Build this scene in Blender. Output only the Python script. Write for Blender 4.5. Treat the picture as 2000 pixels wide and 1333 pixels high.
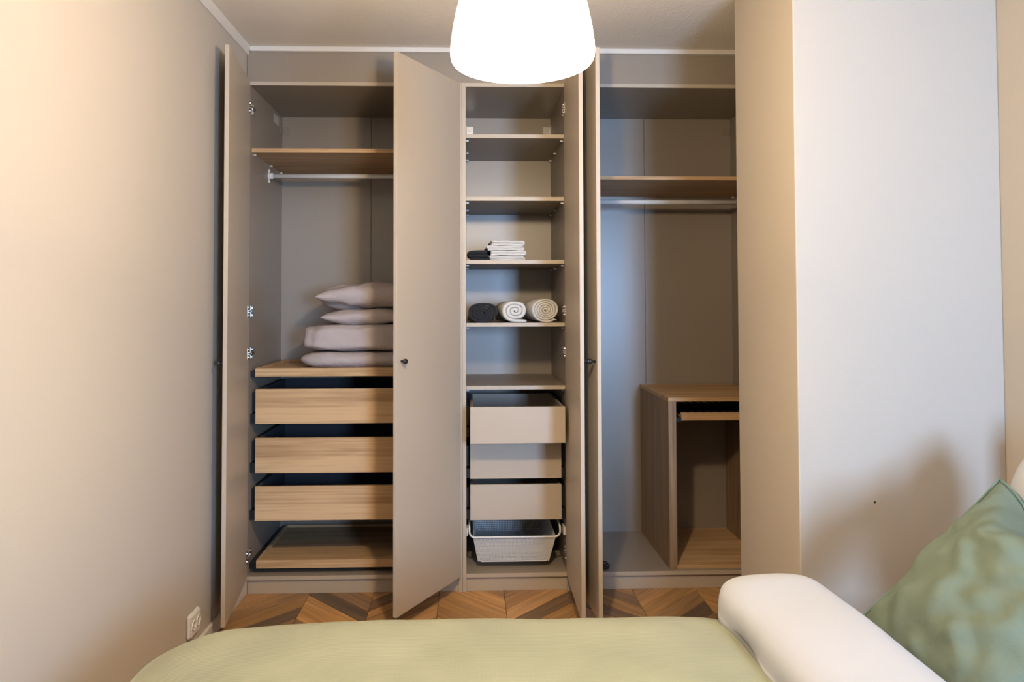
import bpy, bmesh, math, random
from mathutils import Vector, Matrix, noise
for o in list(bpy.data.objects): bpy.data.objects.remove(o)
S = bpy.context.scene; COL = S.collection
random.seed(7)
R = math.radians

# ------------------------------------------------------------------ camera
cd = bpy.data.cameras.new('camera'); cam = bpy.data.objects.new('camera', cd); COL.objects.link(cam)
yaw, pit, rol = 0.0281, 0.02684, -0.00241
fw = Vector((math.sin(yaw)*math.cos(pit), math.cos(yaw)*math.cos(pit), math.sin(pit)))
rt = Vector((math.cos(yaw), -math.sin(yaw), 0)); up = rt.cross(fw)
r2 = rt*math.cos(rol) + up*math.sin(rol); u2 = -rt*math.sin(rol) + up*math.cos(rol)
M = Matrix((r2, u2, -fw)).transposed().to_4x4(); M.translation = (0.02757, -3.27161, 1.33084)
cam.matrix_world = M
cd.sensor_width = 36; cd.lens = 1374.5*36/2000
cd.shift_x = (1000-952.8)/2000; cd.shift_y = (554.12-666.5)/2000
cd.clip_start = .05
S.camera = cam

# ------------------------------------------------------------------ light
LAMP_COL = (1.0, .77, .50); SHADE_STR = 12; BULB_STR = 2800; SHADE_CLEAR = .27
w = bpy.data.worlds.new('sky'); S.world = w; w.use_nodes = True
w.node_tree.nodes['Background'].inputs[0].default_value = (.62, .76, 1, 1)
w.node_tree.nodes['Background'].inputs[1].default_value = .8
ld = bpy.data.lights.new('window_daylight', 'AREA'); ld.shape = 'RECTANGLE'; ld.size = .46; ld.size_y = .95
ld.energy = 172; ld.color = (.40, .62, 1)
lo = bpy.data.objects.new('window_daylight', ld); COL.objects.link(lo)
lo.location = (1.34, -4.74, 1.42); lo.rotation_euler = (R(90), 0, 0)
vs = S.view_settings; vs.view_transform = 'Standard'; vs.look = 'None'; vs.gamma = 1; vs.use_curve_mapping = False
vs.exposure = 0.0

# ------------------------------------------------------------------ materials
MATS = {}
def mat(name, col, rough=.5, spec=.5, metal=0, bump=None, emit=None, vary=0, sheen=0):
    m = bpy.data.materials.new(name); m.use_nodes = True; n = m.node_tree.nodes; l = m.node_tree.links
    b = n['Principled BSDF']
    b.inputs['Base Color'].default_value = (*col, 1); b.inputs['Roughness'].default_value = rough
    b.inputs['Specular IOR Level'].default_value = spec; b.inputs['Metallic'].default_value = metal
    if sheen: b.inputs['Sheen Weight'].default_value = sheen
    if emit:
        b.inputs['Emission Color'].default_value = (*emit[0], 1); b.inputs['Emission Strength'].default_value = emit[1]
    if bump or vary:
        tc = n.new('ShaderNodeTexCoord'); nz = n.new('ShaderNodeTexNoise')
        l.new(tc.outputs['Object'], nz.inputs['Vector'])
        nz.inputs['Scale'].default_value = bump[0] if bump else 6; nz.inputs['Detail'].default_value = 4
        if bump:
            bp = n.new('ShaderNodeBump'); bp.inputs['Strength'].default_value = bump[1]; bp.inputs['Distance'].default_value = bump[2]
            l.new(nz.outputs['Fac'], bp.inputs['Height']); l.new(bp.outputs['Normal'], b.inputs['Normal'])
        if vary:
            n2 = n.new('ShaderNodeTexNoise'); n2.inputs['Scale'].default_value = 9; n2.inputs['Detail'].default_value = 6
            l.new(tc.outputs['Object'], n2.inputs['Vector'])
            mx = n.new('ShaderNodeMix'); mx.data_type = 'RGBA'
            mx.inputs[6].default_value = (*[c*(1-vary) for c in col], 1); mx.inputs[7].default_value = (*[min(1, c*(1+vary)) for c in col], 1)
            l.new(n2.outputs['Fac'], mx.inputs[0]); l.new(mx.outputs[2], b.inputs['Base Color'])
    MATS[name] = m; return m

def wood(name, axis, dark, light, band=None):
    """oak: fine streaks stretched along one object axis"""
    m = bpy.data.materials.new(name); m.use_nodes = True; n = m.node_tree.nodes; l = m.node_tree.links
    b = n['Principled BSDF']; b.inputs['Roughness'].default_value = .5; b.inputs['Specular IOR Level'].default_value = .35
    tc = n.new('ShaderNodeTexCoord')
    oi = n.new('ShaderNodeObjectInfo')
    ad = n.new('ShaderNodeVectorMath'); ad.operation = 'ADD'
    ml = n.new('ShaderNodeVectorMath'); ml.operation = 'SCALE'; ml.inputs['Scale'].default_value = 13.0
    cb = n.new('ShaderNodeCombineXYZ')
    for i in range(3): l.new(oi.outputs['Random'], cb.inputs[i])
    l.new(cb.outputs[0], ml.inputs[0]); l.new(tc.outputs['Object'], ad.inputs[0]); l.new(ml.outputs[0], ad.inputs[1])
    def streak(long, cross, det, dist):
        mp = n.new('ShaderNodeMapping'); sc = [cross]*3; sc['xyz'.index(axis)] = long
        mp.inputs['Scale'].default_value = sc; l.new(ad.outputs[0], mp.inputs['Vector'])
        z = n.new('ShaderNodeTexNoise'); z.inputs['Scale'].default_value = 1; z.inputs['Detail'].default_value = det
        z.inputs['Distortion'].default_value = dist; l.new(mp.outputs[0], z.inputs['Vector']); return z
    a = streak(2.2, 95, 5, .4); c = streak(1.1, 16, 3, 1.2)
    mx = n.new('ShaderNodeMath'); mx.operation = 'MULTIPLY_ADD'; mx.inputs[1].default_value = .55
    m2 = n.new('ShaderNodeMath'); m2.operation = 'MULTIPLY'; m2.inputs[1].default_value = .45
    l.new(c.outputs['Fac'], m2.inputs[0]); l.new(a.outputs['Fac'], mx.inputs[0]); l.new(m2.outputs[0], mx.inputs[2])
    fac = mx.outputs[0]
    if band is not None:      # printed veneer: a paler strip of straight grain below this height
        sp = n.new('ShaderNodeSeparateXYZ'); l.new(tc.outputs['Object'], sp.inputs[0])
        lt = n.new('ShaderNodeMath'); lt.operation = 'LESS_THAN'; lt.inputs[1].default_value = band; l.new(sp.outputs['Z'], lt.inputs[0])
        m3 = n.new('ShaderNodeMath'); m3.operation = 'MULTIPLY_ADD'; m3.inputs[1].default_value = .14; l.new(lt.outputs[0], m3.inputs[0]); l.new(fac, m3.inputs[2])
        fac = m3.outputs[0]
    cr = n.new('ShaderNodeValToRGB'); e = cr.color_ramp.elements
    e[0].position = .36; e[0].color = (*dark, 1); e[1].position = .66; e[1].color = (*light, 1)
    l.new(fac, cr.inputs[0]); l.new(cr.outputs[0], b.inputs['Base Color'])
    bp = n.new('ShaderNodeBump'); bp.inputs['Strength'].default_value = .15; bp.inputs['Distance'].default_value = .0006
    l.new(a.outputs['Fac'], bp.inputs['Height']); l.new(bp.outputs['Normal'], b.inputs['Normal'])
    MATS[name] = m; return m

WALL = mat('wall_paint', (.455, .405, .34), .75, .25, bump=(160, .35, .0012))
CEIL = mat('ceiling_paint', (.70, .64, .56), .8, .2, bump=(70, .5, .003))
TRIM = mat('trim_paint', (.62, .58, .53), .5, .4)
FOIL_LIT = mat('grey_beige_foil_lit', (.44, .37, .285), .45, .5, bump=(420, .12, .0004))  # lit copy of the one wardrobe foil, brightness put into the colour
FOIL_SHADED = mat('grey_beige_foil_shaded', (.265, .22, .172), .42, .5, bump=(420, .12, .0004))  # same foil as the doors, interior shade put into the darker colour
FOIL_BACK_SHADED = mat('grey_beige_back_foil_shaded', (.26, .218, .172), .38, 1.0, bump=(420, .12, .0004))  # same foil again, darkened in colour for the shade at the back
DARK_UNLIT = mat('dark_grey_unlit', (.05, .052, .06), .9, .2, bump=(300, .3, .001))  # near-black colour stands in for the missing light inside drawers
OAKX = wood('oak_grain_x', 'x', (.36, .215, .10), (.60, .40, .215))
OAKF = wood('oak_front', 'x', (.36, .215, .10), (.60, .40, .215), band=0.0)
OAKZ_SHADED = wood('oak_grain_z_shaded', 'z', (.20, .13, .07), (.35, .235, .135))  # same oak, colour darkened for the shade on the box sides
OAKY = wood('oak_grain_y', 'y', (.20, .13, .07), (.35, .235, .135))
CHROME = mat('nickel', (.62, .60, .56), .28, .5, 1)
STEELD = mat('dark_steel', (.03, .03, .033), .4, .5, .6)
BLACK = mat('black_metal', (.012, .012, .013), .35, .5)
WHITEM = mat('white_metal', (.66, .65, .63), .4, .5)
WHITEP = mat('white_plastic', (.68, .66, .63), .35, .5)
TOWELW = mat('white_terry', (.66, .64, .60), .95, .1, bump=(420, .7, .003), sheen=.3)
TOWELD = mat('charcoal_terry', (.022, .022, .025), .95, .1, bump=(420, .7, .003), sheen=.15)
LINEN = mat('pale_mauve_cotton', (.43, .375, .36), .85, .15, bump=(13, .55, .022))
WHITEC = mat('white_cotton', (.385, .40, .43), .85, .15, bump=(600, .2, .0008))
SAGE = mat('sage_linen', (.13, .165, .125), .85, .15, bump=(16, .4, .014), vary=.10)
SAGED = mat('sage_linen_piping', (.12, .19, .15), .85, .15)
BASEF = mat('grey_upholstery', (.32, .29, .26), .9, .1, bump=(400, .5, .0015))
SHADE = mat('glowing_shade', (.8, .78, .74), .5, .2, emit=(LAMP_COL, SHADE_STR))
DIFFU = None
for _s, _c in ((SHADE, SHADE_CLEAR), (mat('glowing_diffuser', (.8, .78, .74), .5, .2, emit=(LAMP_COL, SHADE_STR)), .50)):
  DIFFU = _s
  _n = _s.node_tree.nodes; _l = _s.node_tree.links      # thin plastic that lets part of the bulb's light straight through
  _t = _n.new('ShaderNodeBsdfTransparent'); _m = _n.new('ShaderNodeMixShader'); _m.inputs[0].default_value = _c
  _l.new(_n['Principled BSDF'].outputs[0], _m.inputs[1]); _l.new(_t.outputs[0], _m.inputs[2]); _l.new(_m.outputs[0], _n['Material Output'].inputs[0])
BULB = mat('glowing_bulb', (.9, .9, .9), .3, .3, emit=(LAMP_COL, BULB_STR))
HOLE = mat('dark_hole', (.03, .025, .02), .9, .1)

def cover_mat():
    m = mat('pale_green_weave', (.50, .52, .30), .92, .1, sheen=.25); n = m.node_tree.nodes; l = m.node_tree.links; b = n['Principled BSDF']
    tc = n.new('ShaderNodeTexCoord'); wv = n.new('ShaderNodeTexWave'); wv.bands_direction = 'X'
    wv.inputs['Scale'].default_value = 34; wv.inputs['Distortion'].default_value = 1.2; wv.inputs['Detail'].default_value = 2; wv.inputs['Detail Scale'].default_value = 6
    wv2 = n.new('ShaderNodeTexWave'); wv2.bands_direction = 'Y'; wv2.inputs['Scale'].default_value = 46; wv2.inputs['Distortion'].default_value = .8
    ma = n.new('ShaderNodeMath'); ma.operation = 'MULTIPLY_ADD'; ma.inputs[1].default_value = .5
    for x in (wv, wv2): l.new(tc.outputs['Object'], x.inputs['Vector'])
    l.new(wv.outputs['Fac'], ma.inputs[0]); l.new(wv2.outputs['Fac'], ma.inputs[2])
    bp = n.new('ShaderNodeBump'); bp.inputs['Strength'].default_value = .22; bp.inputs['Distance'].default_value = .0015
    l.new(ma.outputs[0], bp.inputs['Height']); l.new(bp.outputs['Normal'], b.inputs['Normal'])
    cr = n.new('ShaderNodeValToRGB'); cr.color_ramp.elements[0].color = (.215, .217, .125, 1); cr.color_ramp.elements[1].color = (.265, .265, .155, 1)
    nz = n.new('ShaderNodeTexNoise'); nz.inputs['Scale'].default_value = 5; l.new(tc.outputs['Object'], nz.inputs['Vector'])
    cr.color_ramp.elements[0].position = .3; cr.color_ramp.elements[1].position = .7
    l.new(nz.outputs['Fac'], cr.inputs[0]); l.new(cr.outputs[0], b.inputs['Base Color'])
    return m
COVER = cover_mat()

def plank_mat():
    m = bpy.data.materials.new('chevron_oak'); m.use_nodes = True; n = m.node_tree.nodes; l = m.node_tree.links
    b = n['Principled BSDF']; b.inputs['Roughness'].default_value = .42; b.inputs['Specular IOR Level'].default_value = .4
    uv = n.new('ShaderNodeUVMap'); oi = n.new('ShaderNodeObjectInfo')
    cb = n.new('ShaderNodeCombineXYZ'); ml = n.new('ShaderNodeMath'); ml.operation = 'MULTIPLY'; ml.inputs[1].default_value = 30
    l.new(oi.outputs['Random'], ml.inputs[0]); l.new(ml.outputs[0], cb.inputs[0]); l.new(ml.outputs[0], cb.inputs[1])
    ad = n.new('ShaderNodeVectorMath'); ad.operation = 'ADD'; l.new(uv.outputs[0], ad.inputs[0]); l.new(cb.outputs[0], ad.inputs[1])
    outs = []
    for s, d in (((2.5, 60, 1), 5), ((2, 13, 1), 3)):
        mp = n.new('ShaderNodeMapping'); mp.inputs['Scale'].default_value = s; l.new(ad.outputs[0], mp.inputs['Vector'])
        z = n.new('ShaderNodeTexNoise'); z.inputs['Scale'].default_value = 1; z.inputs['Detail'].default_value = d; z.inputs['Distortion'].default_value = 1.0
        l.new(mp.outputs[0], z.inputs['Vector']); outs.append(z)
    sm = n.new('ShaderNodeMath'); sm.operation = 'ADD'; l.new(outs[0].outputs['Fac'], sm.inputs[0]); l.new(outs[1].outputs['Fac'], sm.inputs[1])
    mr = n.new('ShaderNodeMapRange'); mr.inputs['From Min'].default_value = .65; mr.inputs['From Max'].default_value = 1.35
    mr.inputs['To Min'].default_value = .55; mr.inputs['To Max'].default_value = 1.3; l.new(sm.outputs[0], mr.inputs['Value'])
    vm = n.new('ShaderNodeVectorMath'); vm.operation = 'SCALE'; l.new(oi.outputs['Color'], vm.inputs[0]); l.new(mr.outputs[0], vm.inputs['Scale'])
    l.new(vm.outputs[0], b.inputs['Base Color'])
    bp = n.new('ShaderNodeBump'); bp.inputs['Strength'].default_value = .2; bp.inputs['Distance'].default_value = .0008
    l.new(outs[0].outputs['Fac'], bp.inputs['Height']); l.new(bp.outputs['Normal'], b.inputs['Normal'])
    return m
PLANK = plank_mat()

# ------------------------------------------------------------------ mesh helpers
def box(bm, x0, x1, y0, y1, z0, z1):
    v = [bm.verts.new(p) for p in ((x0,y0,z0),(x1,y0,z0),(x1,y1,z0),(x0,y1,z0),(x0,y0,z1),(x1,y0,z1),(x1,y1,z1),(x0,y1,z1))]
    for f in ((0,3,2,1),(4,5,6,7),(0,1,5,4),(1,2,6,5),(2,3,7,6),(3,0,4,7)): bm.faces.new([v[i] for i in f])
def BX(*bs):
    bm = bmesh.new()
    for b in bs: box(bm, *b)
    return bm
def tube(bm, pts, r, n=10, cap=True):
    pts = [Vector(p) for p in pts]; rings = []
    ref = None
    for i, p in enumerate(pts):
        t = (pts[min(i+1, len(pts)-1)] - pts[max(i-1, 0)]).normalized()
        if ref is None: ref = t.orthogonal().normalized()
        ref = (ref - t*ref.dot(t)).normalized(); b = t.cross(ref)
        rr = r[i] if isinstance(r, (list, tuple)) else r
        rings.append([bm.verts.new(p + ref*rr*math.cos(2*math.pi*k/n) + b*rr*math.sin(2*math.pi*k/n)) for k in range(n)])
    for a, c in zip(rings, rings[1:]):
        for k in range(n): bm.faces.new((a[k], a[(k+1) % n], c[(k+1) % n], c[k]))
    if cap: bm.faces.new(rings[0][::-1]); bm.faces.new(rings[-1])
def lathe(bm, prof, n=32, axis='z', org=(0,0,0), closed=False):
    """prof: (radius, height) list; radius 0 ends close the shape"""
    o = Vector(org); rings = []
    def pt(r, h, a):
        c, s = r*math.cos(a), r*math.sin(a)
        return o + Vector({'z': (c, s, h), 'y': (c, h, -s), 'x': (h, c, s)}[axis])
    for r, h in prof:
        if r < 1e-6: rings.append([bm.verts.new(pt(0, h, 0))])
        else: rings.append([bm.verts.new(pt(r, h, 2*math.pi*k/n)) for k in range(n)])
    seq = list(zip(rings, rings[1:])) + ([(rings[-1], rings[0])] if closed else [])
    for a, c in seq:
        for k in range(n):
            q = [a[k % len(a)], a[(k+1) % len(a)], c[(k+1) % len(c)], c[k % len(c)]]
            u = []
            for v in q:
                if v not in u: u.append(v)
            if len(u) > 2: bm.faces.new(u)
def obj(name, bm, m, parent=None, bevel=0, smooth=False, loc=None, subd=0):
    bmesh.ops.recalc_face_normals(bm, faces=bm.faces[:])
    me = bpy.data.meshes.new(name); bm.to_mesh(me); bm.free()
    me.materials.append(m)
    if smooth:
        for p in me.polygons: p.use_smooth = True
    o = bpy.data.objects.new(name, me); COL.objects.link(o)
    if parent: o.parent = parent
    if loc: o.location = loc
    if bevel:
        b = o.modifiers.new('bevel', 'BEVEL'); b.width = bevel; b.segments = 2; b.limit_method = 'ANGLE'; b.angle_limit = R(40)
    if subd:
        s = o.modifiers.new('subsurf', 'SUBSURF'); s.levels = subd; s.render_levels = subd
    return o
def thing(name, label, cat, loc=(0,0,0), group=None):
    o = bpy.data.objects.new(name, None); COL.objects.link(o); o.location = loc; o.empty_display_size = .1
    o['label'] = label; o['category'] = cat
    if group: o['group'] = group
    return o
def tag(o, label, cat, group=None):
    o['label'] = label; o['category'] = cat
    if group: o['group'] = group
    return o
def struct(name, bm, m, parent=None, bevel=0):
    o = obj(name, bm, m, parent, bevel); o['kind'] = 'structure'; return o
def copy_tree(o, parent=None):
    c = o.copy(); COL.objects.link(c)
    if parent: c.parent = parent
    for ch in o.children: copy_tree(ch, c)
    return c

# ------------------------------------------------------------------ room
XL, XR, YB, YF, ZC = -1.0, 1.755, .62, -4.7, 2.52
floor = struct('floor', BX((XL-.1, XR+.1, YF-.1, YB+.1, -.12, -.012)), mat('floor_bed', (.16, .10, .05), .8))
struct('ceiling', BX((XL-.1, XR+.1, YF-.1, YB+.1, ZC, ZC+.12)), CEIL)
struct('wall_left', BX((XL-.1, XL, YF-.1, YB+.1, -.012, ZC)), WALL)
struct('wall_right', BX((XR, XR+.1, YF-.1, YB+.1, -.012, ZC)), WALL)
struct('wall_back', BX((XL, XR, YB, YB+.1, -.012, ZC)), WALL)
wx0, wx1, wz0, wz1 = 1.06, 1.62, .90, 1.94
struct('wall_front', BX((XL, wx0, YF-.1, YF, -.012, ZC), (wx1, XR, YF-.1, YF, -.012, ZC), (wx0, wx1, YF-.1, YF, -.012, wz0), (wx0, wx1, YF-.1, YF, wz1, ZC)), WALL)
win = struct('window_1', BX((wx0, wx0+.05, YF-.08, YF-.02, wz0, wz1), (wx1-.05, wx1, YF-.08, YF-.02, wz0, wz1), (wx0, wx1, YF-.08, YF-.02, wz0, wz0+.05), (wx0, wx1, YF-.08, YF-.02, wz1-.05, wz1)), TRIM)
obj('window_sill', BX((wx0-.05, wx1+.05, YF-.01, YF+.12, wz0-.03, wz0)), TRIM, win)
PX, PY0, PY1 = 1.08, -.551, -1.045
pil = struct('wall_partition', BX((PX, XR, PY1, PY0, -.012, ZC)), WALL, bevel=.004)
struct('baseboard_left', BX((XL, XL+.014, YF, -.003, 0, .06)), TRIM, bevel=.004)
struct('baseboard_right', BX((PX, XR-.014, PY1-.014, PY1, 0, .06), (XR-.014, XR, YF, PY1, 0, .06)), TRIM, bevel=.004)
struct('trim_1', BX((XL+.02, XR, -.022, .012, 2.497, ZC)), TRIM, bevel=.003)
bm = bmesh.new()
pr = [(XL, 2.485), (XL+.008, 2.485), (XL+.022, ZC-.004), (XL+.022, ZC), (XL, ZC)]
v0 = [bm.verts.new((x, YF, z)) for x, z in pr]; v1 = [bm.verts.new((x, .012, z)) for x, z in pr]
bm.faces.new(v0); bm.faces.new(v1[::-1])
for i in range(5): bm.faces.new((v0[i], v0[(i+1) % 5], v1[(i+1) % 5], v1[i]))
struct('trim_2', bm, TRIM)

# chevron planks, each one an object
CW, PITCH, T = .2965, .117, .012
def plank_mesh(sgn):
    bm = bmesh.new(); g = .0009
    uvl = bm.loops.layers.uv.new('UVMap')
    P = [(0+g, 0+g), (CW-g, 0+g), (CW-g, PITCH-g), (0+g, PITCH-g)]
    sh = lambda x, y: y + (x if sgn > 0 else -x)
    ins = .0016
    lo_ = [bm.verts.new((x, sh(x, y), -T)) for x, y in P]
    mi = [bm.verts.new((x, sh(x, y), -.001)) for x, y in P]
    Q = [(x + (ins if x < CW/2 else -ins), y + (ins if y < PITCH/2 else -ins)) for x, y in P]
    hi = [bm.verts.new((x, sh(x, y), 0)) for x, y in Q]
    fs = [bm.faces.new(hi)]
    for a, b in ((lo_, mi), (mi, hi)):
        for i in range(4): fs.append(bm.faces.new((a[i], a[(i+1) % 4], b[(i+1) % 4], b[i])))
    for f in fs:
        for lp in f.loops:
            x, y, z = lp.vert.co; lp[uvl].uv = (x*1.414, y - (x if sgn > 0 else -x))
    me = bpy.data.meshes.new('plank'); bm.to_mesh(me); bm.free(); me.materials.append(PLANK); return me
PM = {1: plank_mesh(1), -1: plank_mesh(-1)}
tones = [(.34, .185, .075), (.29, .155, .065), (.25, .14, .065), (.20, .115, .06), (.31, .17, .065), (.36, .20, .085)]
DARK = (.13, .085, .055)
rng = random.Random(11)
k0 = -2
for c in range(-1, 9):                      # column c starts at X0; peaks on even boundaries
    X0 = -.70 + c*CW
    if X0 > XR - .02 or X0 + CW < XL + .02 - .0: continue
    sgn = -1 if c % 2 == 0 else 1           # falls away from the peak line, rises towards it
    ybase = -.01 if sgn < 0 else -.01 - CW
    for k in range(-18, 4):
        y0 = ybase + k*PITCH
        ymax = max(y0, y0 + sgn*CW) + PITCH; ymin = min(y0, y0 + sgn*CW)
        if ymin > .03 or ymax < -2.2: continue
        o = bpy.data.objects.new('plank', PM[sgn]); COL.objects.link(o); o.parent = floor
        o.location = (X0, y0, 0)
        t = rng.choice(tones); f = rng.uniform(.88, 1.12)*1.25; col = tuple(x*f for x in t)
        if (c, k) in ((0, 0), (0, 1-1), (-1, -2), (5, -2), (3, -1), (2, 3), (4, -1), (1, 1)): col = DARK if (c, k) in ((0, 0), (-1, -2), (5, -2)) else (.18, .105, .055)
        if (c, k) in ((0, -1), (0, -2), (2, 0), (2, 1), (6, -2), (6, -1)): col = (.50, .27, .10)
        o.color = (*col, 1)

# ------------------------------------------------------------------ wardrobes
ZT = 2.36; TH = .018; D = .58
def carcass(name, label, x0, width):
    t = thing(name, label, 'wardrobe', (x0, 0, 0), 'fitted wardrobe units along the back of the room')
    W = width
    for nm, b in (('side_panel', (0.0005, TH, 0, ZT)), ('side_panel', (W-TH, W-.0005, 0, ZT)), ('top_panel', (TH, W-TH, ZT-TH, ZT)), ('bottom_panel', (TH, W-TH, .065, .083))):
        p = obj(nm, BX((b[0], b[1], .0013, D-.012, b[2], b[3])), FOIL_SHADED, t)
        obj('edge_band', BX((b[0], b[1], 0, .0012, b[2], b[3])), FOIL_LIT, p, .0004)  # front strip in the lighter foil copy, so the edge looks lit
    obj('plinth', BX((TH, W-TH, .012, .03, 0, .0645)), FOIL_LIT, t, .0008)
    if W > .7:
        for a, b, dy in ((TH*.3, W/2-.0012, 0), (W/2+.0012, W-TH*.3, .0015)):
            obj('back_panel', BX((a, b, D-.012+dy, D-.006+dy, .02, ZT-.002)), FOIL_BACK_SHADED, t)
    else: obj('back_panel', BX((TH*.3, W-TH*.3, D-.012, D-.006, .02, ZT-.002)), FOIL_BACK_SHADED, t)
    return t
def shelf(t, x0, x1, ztop, m, th=.018, y0=.025, pins=True):
    s = obj('shelf', BX((x0+.001, x1-.001, y0+.0013, D-.014, ztop-th, ztop)), m, t)
    obj('edge_band', BX((x0+.001, x1-.001, y0, y0+.0012, ztop-th, ztop)), FOIL_LIT if m is FOIL_SHADED else m, s, .0004)  # foil shelves get the lighter copy here, a lit edge painted in colour
    if pins:
        for x, sx in ((x0, 1), (x1, -1)):
            for y in (y0+.03, .33, .52):
                bm = bmesh.new(); lathe(bm, [(0, 0), (.0045, 0), (.0045, .012), (.003, .014), (0, .014)] if sx > 0 else [(0, 0), (.0045, 0), (.0045, -.012), (.003, -.014), (0, -.014)], 10, 'x', (x, y, ztop-th-.007))
                obj('shelf_pin', bm, WHITEM, s, smooth=True)
    return s
def hinge_mesh(sx):
    """opened cup hinge: plate on the carcass side, two links, cup plate on the door; sx=+1 on a left side"""
    bm = bmesh.new()
    box(bm, 0, sx*.003, .022, .058, -.026, .026)
    box(bm, sx*.003, sx*.012, .006, .050, -.007, .007)
    box(bm, sx*.003, sx*.009, .030, .036, .012, .022); box(bm, sx*.003, sx*.009, .030, .036, -.022, -.012)
    box(bm, sx*.004, sx*.015, -.022, .010, -.006, -.002); box(bm, sx*.004, sx*.015, -.022, .010, .002, .006)
    box(bm, sx*.003, sx*.0065, -.034, -.010, -.026, .026)
    lathe(bm, [(0, .003), (.006, .003), (.006, .011), (.004, .013), (0, .013)] if sx > 0 else [(0, -.003), (.006, -.003), (.006, -.011), (.004, -.013), (0, -.013)], 10, 'x', (0, -.018, .018))
    lathe(bm, [(0, .003), (.006, .003), (.006, .011), (.004, .013), (0, .013)] if sx > 0 else [(0, -.003), (.006, -.003), (.006, -.011), (.004, -.013), (0, -.013)], 10, 'x', (0, -.018, -.018))
    return bm
def hinges(t, x, sx, zs):
    for z in zs: obj('hinge', hinge_mesh(sx), CHROME, t, .0006, loc=(x, 0, z))
DL, DZ0, DZ1, DT = .487, .074, 2.354, .017
def door(t, x, y, ang, side, knob=True):
    """side=-1: hinged on its left edge, +1: on its right edge; leaf in local x, outer face towards -y"""
    a, b = (0, DL) if side < 0 else (-DL, 0)
    d = obj('door', BX((a, b, -DT, 0, DZ0, DZ1)), FOIL_LIT, t, .0015)
    d.location = (x - t.location.x, y, 0); d.rotation_euler = (0, 0, R(-ang if side < 0 else ang))
    kx = (DL-.032) if side < 0 else -(DL-.032)
    bm = bmesh.new(); lathe(bm, [(0, -DT), (.0055, -DT), (.005, -DT-.010), (.0065, -DT-.013), (.0105, -DT-.016), (.0112, -DT-.022), (.0095, -DT-.0255), (0, -DT-.026)], 20, 'y', (kx, 0, 1.093))
    k = obj('knob', bm, BLACK, d, smooth=True); k['label'] = 'small black door knob'
    bm = bmesh.new(); lathe(bm, [(0, 0), (.0035, 0), (.003, .0012), (0, .0012)], 12, 'y', (kx, 0, 1.088))
    obj('screw_cap', bm, CHROME, d, smooth=True)
    return d
HZ = (2.236, 1.291, 1.099, .175)

# --- left unit
A = carcass('wardrobe', 'left wardrobe unit, one metre wide, with oak drawers and folded bedding', -1.0, 1.0)
door(A, -.981, -.003, 82.2, -1); door(A, -.021, -.003, 58.6, 1)
hinges(A, TH, 1, HZ); hinges(A, 1-TH, -1, HZ)
shelf(A, TH, 1-TH, 2.053, OAKX)
def rail(t, x0, x1, y, z):
    bm = bmesh.new(); tube(bm, [(x0+.006, y, z), (x1-.006, y, z)], .0125, 16)
    r = obj('clothes_rail', bm, WHITEM, t, smooth=True)
    for x, s in ((x0, 1), (x1, -1)):
        bm = bmesh.new()
        lathe(bm, [(0, 0), (.019, 0), (.019, s*.006), (.0165, s*.008), (.0165, s*.024), (.013, s*.024), (0, s*.024)], 18, 'x', (x, y, z))
        for dz in (.028, -.028): lathe(bm, [(0, 0), (.007, 0), (.007, s*.005), (.004, s*.008), (0, s*.008)], 10, 'x', (x, y, z+dz))
        box(bm, x, x+s*.004, y-.009, y+.009, z-.03, z+.03)
        obj('rail_bracket', bm, WHITEP, r, .0006)
rail(A, TH, 1-TH, .31, 1.974)
def tray(t, x0, x1, zb, zt, y0=.02, mf=None):
    """pull-out shelf with a low rim and dark runners"""
    p = obj('pull_out_tray', BX((x0, x1, y0+.016, D-.03, zb+.004, zt-.012)), OAKX, t)
    obj('tray_front', BX((x0, x1, y0, y0+.016, zb, zt)), OAKX, p, .001)
    obj('tray_rim', BX((x0, x0+.014, y0+.0165, D-.03, zt-.0118, zt), (x1-.014, x1, y0+.0165, D-.03, zt-.0118, zt), (x0+.0145, x1-.0145, D-.044, D-.03, zt-.0118, zt)), OAKX, p)
    for a, b in ((TH+.0008, x0-.001), (t['w']-TH-.0008, x1+.001)):
        obj('runner', BX((min(a, b), max(a, b), y0+.01, D-.04, zb-.004, zb+.024)), STEELD, p)
    return p
def drawer(t, x0, x1, zb, zt, mf, mi, y0=.02, band=.46):
    h = zt - zb
    d = obj('drawer', BX((x0+.001, x0+.013, y0+.0165, y0+.50, zb+.006, zt-.004), (x1-.013, x1-.001, y0+.0165, y0+.50, zb+.006, zt-.004), (x0+.013, x1-.013, y0+.488, y0+.50, zb+.006, zt-.004), (x0+.013, x1-.013, y0+.0165, y0+.488, zb+.008, zb+.014)), mi, t)
    zc = zb + h*band
    obj('drawer_front', BX((x0, x1, y0, y0+.016, zb-zc, zt-zc)), mf, d, .001, loc=(0, 0, zc))
    for a, b in ((TH+.0008, x0-.001), (t['w']-TH-.0008, x1+.001)):
        obj('runner', BX((min(a, b), max(a, b), .03, D-.03, zb+.002, zb+.045), (min(a, b), max(a, b), .055, D-.03, zb+.052, zt-.02)), STEELD, d)
    return d
A['w'] = 1.0
tray(A, .043, .957, .990, 1.028)
for zb, zt in ((.772, .932), (.546, .707), (.328, .485)): drawer(A, .045, .955, zb, zt, OAKF, DARK_UNLIT)  # drawer boxes coloured dark in place of interior shade
tray(A, .052, .948, .110, .147, .022)
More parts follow.
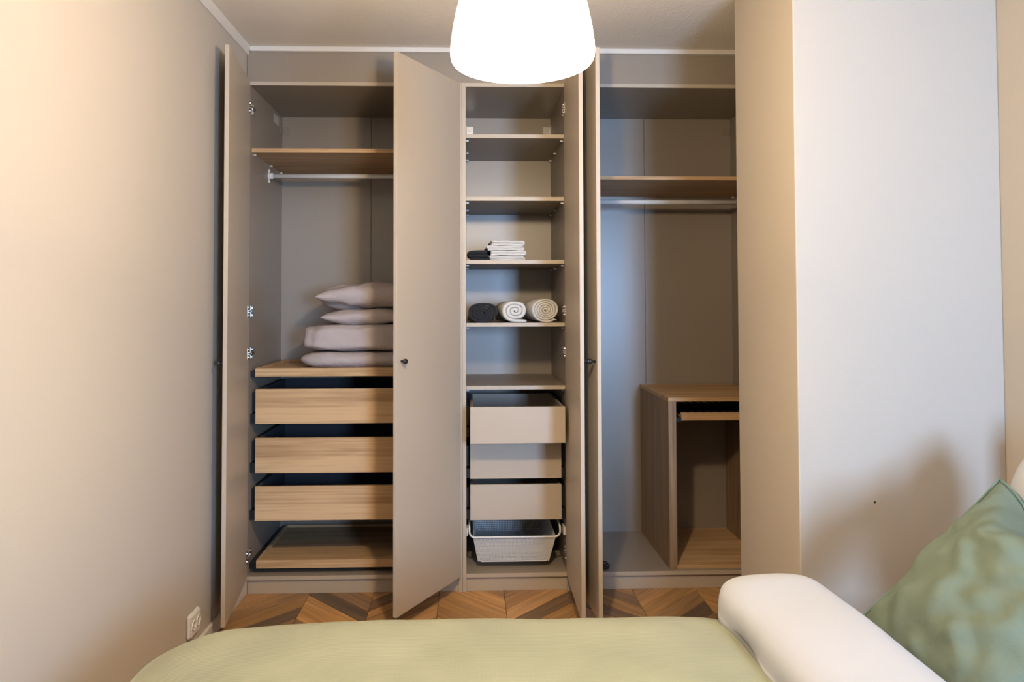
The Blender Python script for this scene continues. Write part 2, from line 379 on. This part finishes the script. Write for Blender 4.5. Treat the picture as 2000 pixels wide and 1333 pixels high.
def bracket(t, x, s, z, m):
    bm = BX((x, x+s*.04, D-.0165, D-.0125, z-.022, z+.022), (x, x+s*.003, D-.05, D-.0165, z-.022, z+.022))
    lathe(bm, [(0, -.0035), (.0085, -.0035), (.0085, 0), (0, 0)], 14, 'y', (x+s*.022, D-.0165, z))
    obj('wall_bracket', bm, m, t, .0008)
    bm = bmesh.new(); lathe(bm, [(0, -.001), (.004, -.001), (.004, 0), (0, 0)], 10, 'y', (x+s*.022, D-.0202, z))
bracket(A, TH, 1, 2.266, FOIL_SHADED); bracket(A, 1-TH, -1, 2.266, FOIL_SHADED)
obj('inspection_sticker', BX((TH, TH+.0006, .395, .495, 2.275, 2.322)), mat('pale_sticker', (.5, .47, .43), .6), A)

# --- middle unit
B = carcass('wardrobe', 'narrow middle wardrobe unit with five shelves, pale drawers and wire basket', 0.0, .5); B['w'] = .5
door(B, .479, -.003, 89.0, 1); hinges(B, .5-TH, -1, HZ)
for z in (2.124, 1.827, 1.5295, 1.2345, .941): shelf(B, TH, .5-TH, z, FOIL_SHADED)
bracket(B, TH, 1, 2.273, CHROME); bracket(B, .5-TH, -1, 2.273, CHROME)
drawer(B, .036, .461, .702, .864, FOIL_LIT, FOIL_SHADED, -.125)
drawer(B, .036, .461, .511, .676, FOIL_LIT, FOIL_SHADED)
drawer(B, .036, .461, .320, .483, FOIL_LIT, FOIL_SHADED)
# wire basket
bk = obj('wire_basket', bmesh.new(), WHITEM, B)
def lattice(bm, p00, p10, p11, p01, nu, nv, r=.40):
    P = [Vector(p) for p in (p00, p10, p11, p01)]
    def q(u, v): return P[0]*(1-u)*(1-v) + P[1]*u*(1-v) + P[2]*u*v + P[3]*(1-u)*v
    g = [[bm.verts.new(q(i/nu, j/nv)) for j in range(nv+1)] for i in range(nu+1)]
    for i in range(nu):
        for j in range(nv):
            c = [g[i][j], g[i+1][j], g[i+1][j+1], g[i][j+1]]
            u, v = (i+.5)/nu, (j+.5)/nv
            d = [bm.verts.new(q(u, v-r/nv)), bm.verts.new(q(u+r/nu, v)), bm.verts.new(q(u, v+r/nv)), bm.verts.new(q(u-r/nu, v))]
            for k in range(4):
                bm.faces.new((c[k], c[(k+1) % 4], d[k])); bm.faces.new((c[k], d[k], d[(k+3) % 4]))
yf, yb2, zt_, zb_ = .04, .52, .236, .117
tx0, tx1, bx0, bx1 = .050, .436, .072, .406
bm = bmesh.new()
lattice(bm, (tx0, yf, zt_), (tx1, yf, zt_), (bx1, yf+.022, zb_), (bx0, yf+.022, zb_), 62, 19)
lattice(bm, (tx0, yb2, zt_), (tx1, yb2, zt_), (bx1, yb2-.022, zb_), (bx0, yb2-.022, zb_), 40, 13)
lattice(bm, (tx0, yf, zt_), (tx0, yb2, zt_), (bx0, yb2-.022, zb_), (bx0, yf+.022, zb_), 48, 13)
lattice(bm, (tx1, yf, zt_), (tx1, yb2, zt_), (bx1, yb2-.022, zb_), (bx1, yf+.022, zb_), 48, 13)
lattice(bm, (bx0, yf+.022, zb_), (bx1, yf+.022, zb_), (bx1, yb2-.022, zb_), (bx0, yb2-.022, zb_), 44, 48)
ms = obj('basket_mesh', bm, WHITEM, bk); ms['kind'] = 'stuff'
so = ms.modifiers.new('solid', 'SOLIDIFY'); so.thickness = .0012
def arc(c, a0, a1, r, n=6): return [(c[0]+r*math.cos(R(a0+(a1-a0)*i/n)), c[1]+r*math.sin(R(a0+(a1-a0)*i/n))) for i in range(n+1)]
rimf = [(x, yf-.004, z) for x, z in [(.031, .283), (.032, .262)] + arc((.058, .262), 180, 270, .026) + arc((.430, .262), 270, 360, .026) + [(.455, .283)]]
bm = bmesh.new()
tube(bm, [(.031, yb2, .286), (.031, yf+.03, .286)] + [(.031, yf+.006, .284)] + rimf + [(.455, yf+.006, .284), (.455, yf+.03, .286), (.455, yb2, .286)], .0048, 10)
tube(bm, [(.031, yb2, .286), (.243, yb2, .24), (.455, yb2, .286)], .0045, 8)
obj('basket_rim', bm, WHITEM, bk, smooth=True)
bm = bmesh.new()
tube(bm, [(bx0, yf+.020, zb_+.03), (bx0+.002, yf+.021, zb_+.012), (bx0+.016, yf+.022, zb_-.0015), (bx1-.016, yf+.022, zb_-.0015), (bx1-.002, yf+.021, zb_+.012), (bx1, yf+.020, zb_+.03)], .0028, 8)
obj('basket_wire', bm, WHITEM, bk, smooth=True)
for x0, x1 in ((TH+.0005, .0245), (.4705, .5-TH-.0005)):
    s = obj('basket_runner', BX((x0, x1, yf-.008, yf+.05, .243, .281)), WHITEP, bk, .0025)
    obj('basket_runner', BX((min(x0, x1), max(x0, x1), yf+.051, yb2, .250, .275)), STEELD, bk)

# --- right unit
G = carcass('wardrobe', 'right wardrobe unit half hidden behind the wall, holding an oak box', .5, 1.0); G['w'] = 1.0
door(G, .521, -.003, 85.9, -1); hinges(G, TH, 1, HZ)
shelf(G, TH, 1-TH, 1.927, OAKX); rail(G, TH, 1-TH, .30, 1.843)
bracket(G, 1-TH, -1, 2.275, FOIL_SHADED); bracket(G, TH, 1, 2.275, FOIL_SHADED)
# filler board above the units
tag(obj('filler_panel', BX((XL+.002, 1.5, .004, .02, ZT+.0005, 2.497)), FOIL_SHADED, None, .001), 'long grey beige filler board closing the gap between wardrobes and ceiling', 'panel')
# oak box in the right unit
bx = thing('oak_cabinet', 'open oak box cabinet standing on the floor of the right wardrobe', 'cabinet', (1.2, .29, .083))
def L(*b): return tuple(v - s for v, s in zip(b, (1.2, 1.2, .29, .29, .083, .083)))
obj('side_panel', BX(L(.966, 1.003, .02, .555, .0832, .862)), OAKZ_SHADED, bx, .001)
obj('side_panel', BX(L(1.43, 1.466, .02, .555, .0832, .862)), OAKZ_SHADED, bx, .001)
obj('top_panel', BX(L(.966, 1.466, .02, .555, .8625, .881)), OAKX, bx, .001)
obj('bottom_panel', BX(L(1.0035, 1.4295, .024, .555, .0832, .101)), OAKX, bx, .001)
obj('back_panel', BX(L(.967, 1.465, .556, .562, .0832, .88)), FOIL_BACK_SHADED, bx)
tr = obj('trouser_hanger', BX(L(1.031, 1.402, .03, .046, .772, .808), L(1.031, 1.043, .0465, .50, .776, .792), L(1.39, 1.402, .0465, .50, .776, .792)), OAKX, bx, .001)
obj('added_shade_base', BX(L(1.0435, 1.3895, .047, .50, .777, .782)), DARK_UNLIT, tr)  # added solid base under the rods, put in to darken the box interior
for i in range(9):
    x = 1.065 + i*.038
    bm = bmesh.new(); tube(bm, [Vector(L(x, x, .05, .05, .802, .802)[::2]), Vector(L(x, x, .49, .49, .802, .802)[::2])], .005, 8)
    obj('hanger_rod', bm, STEELD, tr, smooth=True)
obj('runner', BX(L(1.0042, 1.029, .03, .53, .766, .786)), STEELD, tr); obj('runner', BX(L(1.4035, 1.429, .03, .53, .766, .786)), STEELD, tr)
# coiled black strap on the wardrobe floor
bm = bmesh.new()
for i, (dx, dy, z) in enumerate(((0, 0, .0875), (.006, .014, .0885), (-.004, -.016, .088), (.0, .03, .089))):
    pts = []
    for k in range(25):
        a = 2*math.pi*k/24; pts.append((.640+dx+.046*math.cos(a), .046+dy+.020*math.sin(a), z + .004*i*.6 + .001*math.sin(3*a)))
    tube(bm, pts, .0028, 6)
tag(obj('cord', bm, BLACK, smooth=True), 'loops of thin black cord on the right wardrobe floor behind the open door', 'cord')

# ------------------------------------------------------------------ soft things
def nz(p, s, a): return a*noise.noise(Vector(p)*s)
def pillow(name, m, hx, hy, T, flange=0, n=26, wr=.006, seed=0, droop=0, chop=0, pinch=.07, parent=None, tip=0):
    """two-sided cushion in local xy, thickness along z; chop dents the +y edge"""
    bm = bmesh.new(); sh = []
    for side in (1, -1):
        g = []
        for i in range(n+1):
            row = []
            for j in range(n+1):
                u, v = -1+2*i/n, -1+2*j/n
                if side < 0 and (i in (0, n) or j in (0, n)): row.append(sh[0][i][j]); continue
                fu, fv = (1-flange/hx), (1-flange/hy)
                a = max(0, 1-abs(u/fu)**2.6); b = max(0, 1-abs(v/fv)**2.6)
                t = T*(a*b)**.52
                x = u*hx*(1 - pinch*(1-v*v)*abs(u)**3); y = v*hy*(1 - pinch*(1-u*u)*abs(v)**3)
                z = side*(t + .0025)
                edge = min(1, (a*b)*3)
                # creases running in from the seam
                z += side*edge*(nz((u*3+seed, v*3, seed), 1.6, wr*2) + wr*.9*math.sin(9*math.atan2(v, u)+seed)*(abs(u)**3+abs(v)**3)*.6)
                z += nz((u*2, v*2, seed+9), 1.1, wr*1.2)
                if chop:
                    cfall = math.exp(-(u/.55)**2)*max(0, (v+.35)/1.35)**1.5
                    y -= chop*cfall; z += -chop*.55*cfall*math.exp(-((v-.35)/.5)**2)
                    z += chop*.28*math.exp(-((abs(u)-.55)/.25)**2)*max(0, v)
                z -= droop*(u*u + v*v)*.5
                row.append(bm.verts.new((x, y, z)))
            g.append(row)
        sh.append(g)
    for s, g in enumerate(sh):
        for i in range(n):
            for j in range(n):
                q = (g[i][j], g[i+1][j], g[i+1][j+1], g[i][j+1])
                bm.faces.new(q if s == 0 else q[::-1])
    return obj(name, bm, m, parent, smooth=True, subd=1)
def sbox(name, m, sx, sy, sz, p=4, n=(34, 22, 10), wr=.004, seed=0, parent=None, top=None):
    """folded bulk: superellipsoid-ish rounded box with wrinkles; origin at base centre"""
    bm = bmesh.new(); bmesh.ops.create_cube(bm, size=2)
    bmesh.ops.subdivide_edges(bm, edges=bm.edges[:], cuts=15, use_grid_fill=True)
    for v in bm.verts:
        c = v.co.copy(); mx = max(abs(c.x), abs(c.y), abs(c.z))
        d = (abs(c.x)**p[0] + abs(c.y)**p[1] + abs(c.z)**p[2])**(-.22)
        f = min(1, d*1.0)
        q = Vector((c.x*f, c.y*f, c.z*f))
        x, y, z = q.x*sx/2, q.y*sy/2, q.z*sz/2
        k = Vector((x*9+seed, y*9, z*9))
        dd = wr*(noise.noise(k) + .5*noise.noise(k*2.3))
        x += q.x*dd; y += q.y*dd*1.5; z += dd*.8
        if top: z += top(q.x, q.y)*(q.z+1)/2
        v.co = (x, y, z + sz/2)
    return obj(name, bm, m, parent, smooth=True, subd=1)

ZTR = 1.0165
o = sbox('folded_duvet', LINEN, .73, .42, .082, (5, 5, 2.4), wr=.005, seed=3); o.location = (-.422, .285, ZTR)
tag(o, 'pale mauve folded duvet at the bottom of the bedding stack in the left wardrobe', 'bedding')
o = sbox('folded_duvet', LINEN, .71, .43, .128, (9, 9, 7), wr=.010, seed=8); o.location = (-.412, .29, ZTR+.081)
tag(o, 'thick folded mauve duvet with a seam, second from bottom in bedding stack', 'bedding')
bm = bmesh.new(); tube(bm, [(.015, -.206, .006), (.016, -.2135, .03), (.018, -.2145, .065), (.022, -.213, .10), (.028, -.204, .122)], .0018, 6)
sm = obj('duvet_seam', bm, LINEN, o, smooth=True)
o = pillow('pillow', LINEN, .325, .205, .043, 0, wr=.006, seed=4, pinch=.03); o.location = (-.36, .29, ZTR+.081+.128+.036)
tag(o, 'thin mauve pillow lying on the folded duvets, under the plump pillow', 'pillow')
o = pillow('pillow', LINEN, .345, .215, .068, 0, wr=.008, seed=13, pinch=.03); o.location = (-.365, .29, 1.362); o.rotation_euler = (R(-2), R(-1.5), 0)
tag(o, 'plump mauve pillow on top of the bedding stack', 'pillow')

# rolled towels: a thick spiral band
def roll(name, m, w, h, ln, turns, label, loc, ph=0, tail=.0, seed=1, flat=2.0, rz=0):
    n = 26*turns; outer = []; inner = []
    rad = lambda s: .12 + .88*s              # unit radius along the spiral
    gap = .88/turns
    for i in range(n+1):
        s = i/n; a = ph + 2*math.pi*turns*s; r = rad(s)
        wob = 1 + .05*noise.noise(Vector((math.cos(a)*1.3, math.sin(a)*1.3, seed + s*2)))
        def P(rr):
            c, q = math.cos(a), math.sin(a)
            k = (abs(c)**flat + abs(q)**flat)**(-1/flat)
            return (rr*wob*k*c*w/2, rr*wob*k*q*h/2)
        outer.append(P(r)); inner.append(P(max(.02, r - gap*.90)))
    if tail:
        ex = outer[-1]; ix = inner[-1]
        for t in (.33, .66, 1):
            outer.append((ex[0]+tail*t, ex[1]-.002*t)); inner.append((ix[0]+tail*t, ix[1]-.004*t))
    prof = outer + inner[::-1]; N = len(prof)
    zmin = min(p[1] for p in prof); bm = bmesh.new(); rings = []
    no = len(outer)
    ys = [(0, .80), (.006, 1), (ln*.5, 1.0), (ln-.006, 1), (ln, .8)]
    for y, sc in ys:
        ring = []
        for i, (x, z) in enumerate(prof):
            if sc != 1:                     # pull the end edge of the band in for a soft lip
                j = i if i < no else N-1-i
                mx, mz = (outer[j][0]+inner[j][0])/2, (outer[j][1]+inner[j][1])/2
                x = mx + (x-mx)*.55; z = mz + (z-mz)*.55
            jit = nz((x*40, z*40, y*9+seed), 1, .0035)
            ring.append(bm.verts.new((x, y + (jit if y in (0, .006) else 0), z - zmin)))
        rings.append(ring)
    for a, c in zip(rings, rings[1:]):
        for k in range(N): bm.faces.new((a[k], a[(k+1) % N], c[(k+1) % N], c[k]))
    for ring in (rings[0], rings[-1]):
        for j in range(no-1):
            bm.faces.new((ring[j], ring[j+1], ring[N-2-j], ring[N-1-j]))
    o = obj(name, bm, m, smooth=True); o.location = loc; o.rotation_euler = (0, 0, R(rz))
    tag(o, label, 'towel', 'rolled towels on the wardrobe shelf'); return o
ZS2 = 1.2348
roll('rolled_towel', TOWELD, .160, .102, .34, 4, 'charcoal rolled towel at the left end of the shelf', (.103, .075, ZS2), ph=-1.0, tail=.0, seed=2, flat=2.4)
roll('rolled_towel', TOWELW, .134, .106, .36, 3, 'middle white rolled towel beside the charcoal roll, its loose end tucked under', (.252, .07, ZS2), ph=-1.6, tail=.055, seed=5, flat=2.3, rz=3)
roll('rolled_towel', TOWELW, .140, .121, .34, 5, 'larger white rolled towel by the door hinge, spiral end facing out', (.398, .075, ZS2), ph=-.9, tail=.012, seed=9, flat=2.1, rz=4)

# folded cloths: a serpentine band
def fold(name, m, w, h, ln, layers, label, loc, seed, rz=0, group=None, crown=0):
    bm = bmesh.new(); t = h/layers
    # centre line going back and forth
    cl = []
    for L_ in range(layers):
        z = t*(L_+.5); xs = [-w/2+t*.5 + (w-t)*k/12 for k in range(13)]
        if L_ % 2: xs = xs[::-1]
        for x in xs: cl.append((x, z))
        if L_ < layers-1:
            xe = xs[-1]; sg = 1 if xe > 0 else -1
            for a in (-45, 0, 45): cl.append((xe + sg*t*.5*math.cos(R(a)), z + t*.5 + t*.5*math.sin(R(a))))
    A_, B_ = [], []
    for i, p in enumerate(cl):
        q0, q1 = cl[max(i-1, 0)], cl[min(i+1, len(cl)-1)]
        dx, dz = q1[0]-q0[0], q1[1]-q0[1]; ll = math.hypot(dx, dz) or 1
        nx, nz_ = -dz/ll*t*.46, dx/ll*t*.46
        wob = .0022*noise.noise(Vector((p[0]*22, p[1]*60, seed)))
        cr = crown*math.cos(p[0]/w*2.6)*p[1]/h
        A_.append((p[0]+nx, p[1]+nz_+wob+cr)); B_.append((p[0]-nx, p[1]-nz_+wob+cr))
    prof = A_ + B_[::-1]; N = len(prof); no = len(A_)
    zmin = min(p[1] for p in prof); rings = []
    for y in (0, .005, ln/2, ln):
        rings.append([bm.verts.new((x + nz((x*30, z*30, y*6), 1, .002), y + nz((x*40, z*70, seed), 1, .006), z-zmin)) for x, z in prof])
    for a, c in zip(rings, rings[1:]):
        for k in range(N): bm.faces.new((a[k], a[(k+1) % N], c[(k+1) % N], c[k]))
    for ring in (rings[0], rings[-1]):
        for j in range(no-1): bm.faces.new((ring[j], ring[j+1], ring[N-2-j], ring[N-1-j]))
    o = obj(name, bm, m, smooth=True); o.location = loc; o.rotation_euler = (0, 0, R(rz))
    tag(o, label, 'towel', group); return o
ZS1 = 1.5298
wl = ['white folded cloth at the bottom of its stack on the towel shelf', 'white folded cloth second from bottom in its stack',
      'white folded cloth third from bottom, under the topmost', 'white folded cloth on top of the stack on the towel shelf']
zz = ZS1
for i, (dx, w_, h_, rz) in enumerate(((0, .168, .024, 1), (.003, .172, .023, -2), (-.006, .176, .023, 2), (.002, .162, .022, 3))):
    fold('folded_cloth', TOWELW, w_, h_, .22, 2 if i % 2 else 3, wl[i], (.214+dx, .085+.004*i, zz), 3+i*5, rz, 'white folded cloths stacked on the shelf', .003 if i == 3 else 0)
    zz += h_ + .0012
fold('folded_cloth', TOWELD, .098, .044, .13, 3, 'small charcoal folded cloth left of the white stack', (.078, .085, ZS1), 31, 0, 'charcoal folded cloths on the shelf', .006)
fold('folded_cloth', TOWELD, .10, .058, .10, 4, 'charcoal folded cloth tucked behind the small one', (.085, .235, ZS1), 37, -4, 'charcoal folded cloths on the shelf', .004)

# ------------------------------------------------------------------ bed
bed = thing('bed', 'upholstered bed with white mattress standing across the foot of the photo', 'bed', (.55, -2.28, 0))
def LB(*b): return tuple(v - s for v, s in zip(b, (.55, .55, -2.28, -2.28, 0, 0)))
obj('bed_base', BX(LB(-.60, 1.66, -3.06, -1.50, .06, .29)), BASEF, bed, .02)
obj('mattress', BX(LB(-.60, 1.66, -3.06, -1.50, .2905, .485)), WHITEC, bed, .05)
obj('headboard', BX(LB(1.665, 1.75, -3.10, -1.46, .0, .98)), BASEF, bed, .02)
for x in (-.52, 1.56):
    for y in (-2.98, -1.58): 
        bm = bmesh.new(); lathe(bm, [(0, 0), (.022, 0), (.028, .06), (0, .06)], 16, 'z', (x-.55, y+2.28, 0)); obj('leg', bm, BLACK, bed, smooth=True)
# bedspread: rings from hem over the rounded edge to the crown
def bedspread():
    bm = bmesh.new(); x0, x1, y0, y1 = -.757, .69, -3.12, -1.43
    prof = [(.020, .20), (.012, .28), (.004, .36), (0, .42), (.006, .462), (.022, .494), (.045, .528), (.08, .547), (.13, .560), (.2, .567), (.3, .571), (.42, .573), (.55, .574)]
    rings = []
    for ins, z in prof:
        xr = x1 - min(ins, .02) - .28*max(0, ins-.02); hx, hy = (xr-x0-ins)/2, (y1-y0)/2-ins; cx, cy = (x0+ins+xr)/2, (y0+y1)/2
        ring = []; seg = 16
        for q, (sx, sy) in enumerate(((1, 1), (-1, 1), (-1, -1), (1, -1))):
            r0 = .20 if sx < 0 else .07
            rc = max(.02, r0 - ins*.4); rc = min(rc, hx*.95, hy*.95)
            ccx, ccy = cx + sx*(hx-rc), cy + sy*(hy-rc)
            for k in range(seg+1):
                a = math.pi/2*q + math.pi/2*k/seg
                ring.append(Vector((ccx + rc*math.cos(a), ccy + rc*math.sin(a), z)))
        # straight runs: resample evenly
        pts = ring + [ring[0]]; Ls = [0]
        for a, b in zip(pts, pts[1:]): Ls.append(Ls[-1] + (b-a).length)
        n = 180; out = []; j = 0
        for k in range(n):
            d = Ls[-1]*k/n
            while Ls[j+1] < d: j += 1
            t = (d - Ls[j])/max(1e-9, Ls[j+1]-Ls[j]); p = pts[j].lerp(pts[j+1], t)
            f = 1 if z < .45 else .35
            p.z += nz((p.x*3, p.y*3, 2), 1, .006) + nz((p.x*9, p.y*9, 5), 1, .0025)
            if z > .4 and p.x < -.15: p.z -= .022*((-.15-p.x)/.55)**2
            if z < .4: p.x += nz((p.x*6, p.y*6, z*3), 1, .012); p.y += nz((p.x*6, p.y*6, z*3+7), 1, .012)
            out.append(bm.verts.new(p))
        rings.append(out)
    n = 180
    for a, b in zip(rings, rings[1:]):
        for k in range(n): bm.faces.new((a[k], a[(k+1) % n], b[(k+1) % n], b[k]))
    bm.faces.new(rings[-1])
    return obj('bedspread', bm, COVER, smooth=True)
o = bedspread(); tag(o, 'pale green woven bedspread covering the bed', 'bedspread')

# folded white duvet lying across the bed
def bolster():
    bm = bmesh.new(); n = 40; rings = []
    ys = [-1.470, -1.474, -1.482, -1.495, -1.515, -1.545] + [-1.60 - .07*i for i in range(21)]
    for i, y in enumerate(ys):
        e = min(1, (abs(y+1.466)/.085))**.42
        ring = []
        for k in range(n):
            a = 2*math.pi*k/n; c, s = math.cos(a), math.sin(a)
            kx = (abs(c)**3.7 + abs(s)**3.7)**(-1/3.7)
            x = kx*c*.128*(.55+.45*e); z = kx*s*.066*(.42+.58*e)
            z += .014*(x/.15)*e if s > 0 else 0
            # gathered wrinkles near the lower left edge
            wv = .013*math.exp(-((a-math.pi*1.12)/.5)**2)*math.sin(y*34 + 1.4*math.sin(y*9))*e
            dd = nz((x*5, y*5, z*5), 1, .008)
            ring.append(bm.verts.new((.768 + x + c*dd + wv*c*1.2, y, (.582 + z*1.12 + s*dd))))
        rings.append(ring)
    for a, b in zip(rings, rings[1:]):
        for k in range(n): bm.faces.new((a[k], a[(k+1) % n], b[(k+1) % n], b[k]))
    bm.faces.new(rings[0]); bm.faces.new(rings[-1])
    return obj('folded_duvet', bm, WHITEC, smooth=True, subd=1)
o = bolster(); tag(o, 'white folded duvet lying across the bed beside the green cushion', 'bedding')

def place(o, c, xax, yax):
    xax = Vector(xax).normalized(); yax = Vector(yax); yax = (yax - xax*yax.dot(xax)).normalized(); z = xax.cross(yax)
    m_ = Matrix((xax, yax, z)).transposed().to_4x4(); m_.translation = c; o.matrix_world = m_
cu = pillow('cushion', SAGE, .25, .275, .072, .022, n=34, wr=.010, seed=2, chop=.125, pinch=.05)
place(cu, (1.188, -1.745, .692), (0, 1, 0), (.72, 0, .70))
tag(cu, 'sage green linen cushion with piped edge leaning on the pillow', 'cushion')
# piping along the flange
bm = bmesh.new(); me = cu.data; n = 34
idx = [i*(n+1) for i in range(n+1)] + [n*(n+1)+j for j in range(1, n+1)] + [i*(n+1)+n for i in range(n-1, -1, -1)] + [j for j in range(n-1, 0, -1)]
pts = [me.vertices[i].co.copy() for i in idx]; pts.append(pts[0])
tube(bm, pts, .0035, 6); obj('piping', bm, SAGED, cu, smooth=True)
pw = pillow('pillow', WHITEC, .32, .23, .105, .0, n=28, wr=.007, seed=21, pinch=.04)
place(pw, (1.445, -1.745, .735), (0, 1, 0), (.36, 0, .93))
tag(pw, 'white pillow propped behind the sage green cushion', 'pillow')

# ------------------------------------------------------------------ lamp
lp = thing('pendant_lamp', 'glowing white bell shaped pendant lamp hanging from the ceiling', 'lamp', (.143, -1.80, ZC))
zr = 1.838 - ZC
out = [(.150, zr), (.1545, zr+.006), (.1560, zr+.018), (.1545, zr+.04), (.150, zr+.07), (.1415, zr+.11), (.130, zr+.145), (.113, zr+.18), (.090, zr+.208), (.062, zr+.228), (.03, zr+.238), (.022, zr+.239)]
inn = [(r-.004 if r > .03 else r, z-.003 if i > 2 else z+.002) for i, (r, z) in enumerate(out)][::-1]
bm = bmesh.new(); lathe(bm, [(r*.975, z) for r, z in out], 64)
obj('lamp_shade', bm, SHADE, lp, smooth=True)
bm = bmesh.new(); lathe(bm, [(0, zr+.012), (.149, zr+.012)], 64); obj('diffuser', bm, DIFFU, lp)
bm = bmesh.new(); lathe(bm, [(0, zr+.058), (.02, zr+.062), (.036, zr+.078), (.040, zr+.098), (.034, zr+.124), (.018, zr+.148), (.0135, zr+.16), (.0135, zr+.178), (0, zr+.178)], 32)
obj('light_bulb', bm, BULB, lp, smooth=True)
bm = bmesh.new(); lathe(bm, [(0, zr+.1785), (.019, zr+.1785), (.019, zr+.245), (.012, zr+.26), (0, zr+.26)], 20)
obj('socket', bm, WHITEP, lp, smooth=True)
bm = bmesh.new(); tube(bm, [(0, 0, zr+.26), (0, 0, -.03)], .003, 8); obj('cord', bm, WHITEP, lp, smooth=True)
bm = bmesh.new(); lathe(bm, [(0, 0), (.045, 0), (.042, -.02), (.02, -.035), (0, -.036)], 28); obj('ceiling_cup', bm, WHITEP, lp, smooth=True)

# ------------------------------------------------------------------ small things on the walls
ot = thing('power_outlet', 'white double power outlet low on the left wall', 'outlet', (XL, -.603, .147))
obj('outlet_box', BX((0, .015, -.048, .048, -.042, .042)), WHITEP, ot, .007)
obj('face_plate', BX((.0151, .019, -.044, .044, -.038, .038)), WHITEP, ot, .004)
for y in (-.0215, .0215):
    bm = bmesh.new(); lathe(bm, [(.0195, .0185), (.0195, .022), (.017, .022), (.016, .0192), (0, .0192)], 24, 'x', (0, y, 0))
    s = obj('socket', bm, WHITEP, ot, smooth=True)
    for dz in (-.0095, .0095):
        bm = bmesh.new(); lathe(bm, [(0, .0196), (.0028, .0196), (.0028, .0192), (0, .0192)], 10, 'x', (0, y, dz)); obj('pin_hole', bm, HOLE, s)
bm = bmesh.new(); lathe(bm, [(0, -.0012), (.0026, -.0012), (.0036, -.0005), (.0036, .0), (0, 0)], 12, 'y', (1.323, PY1, .690))
tag(obj('wall_plug', bm, HOLE), 'tiny dark screw hole in the wall above the white duvet', 'screw hole')
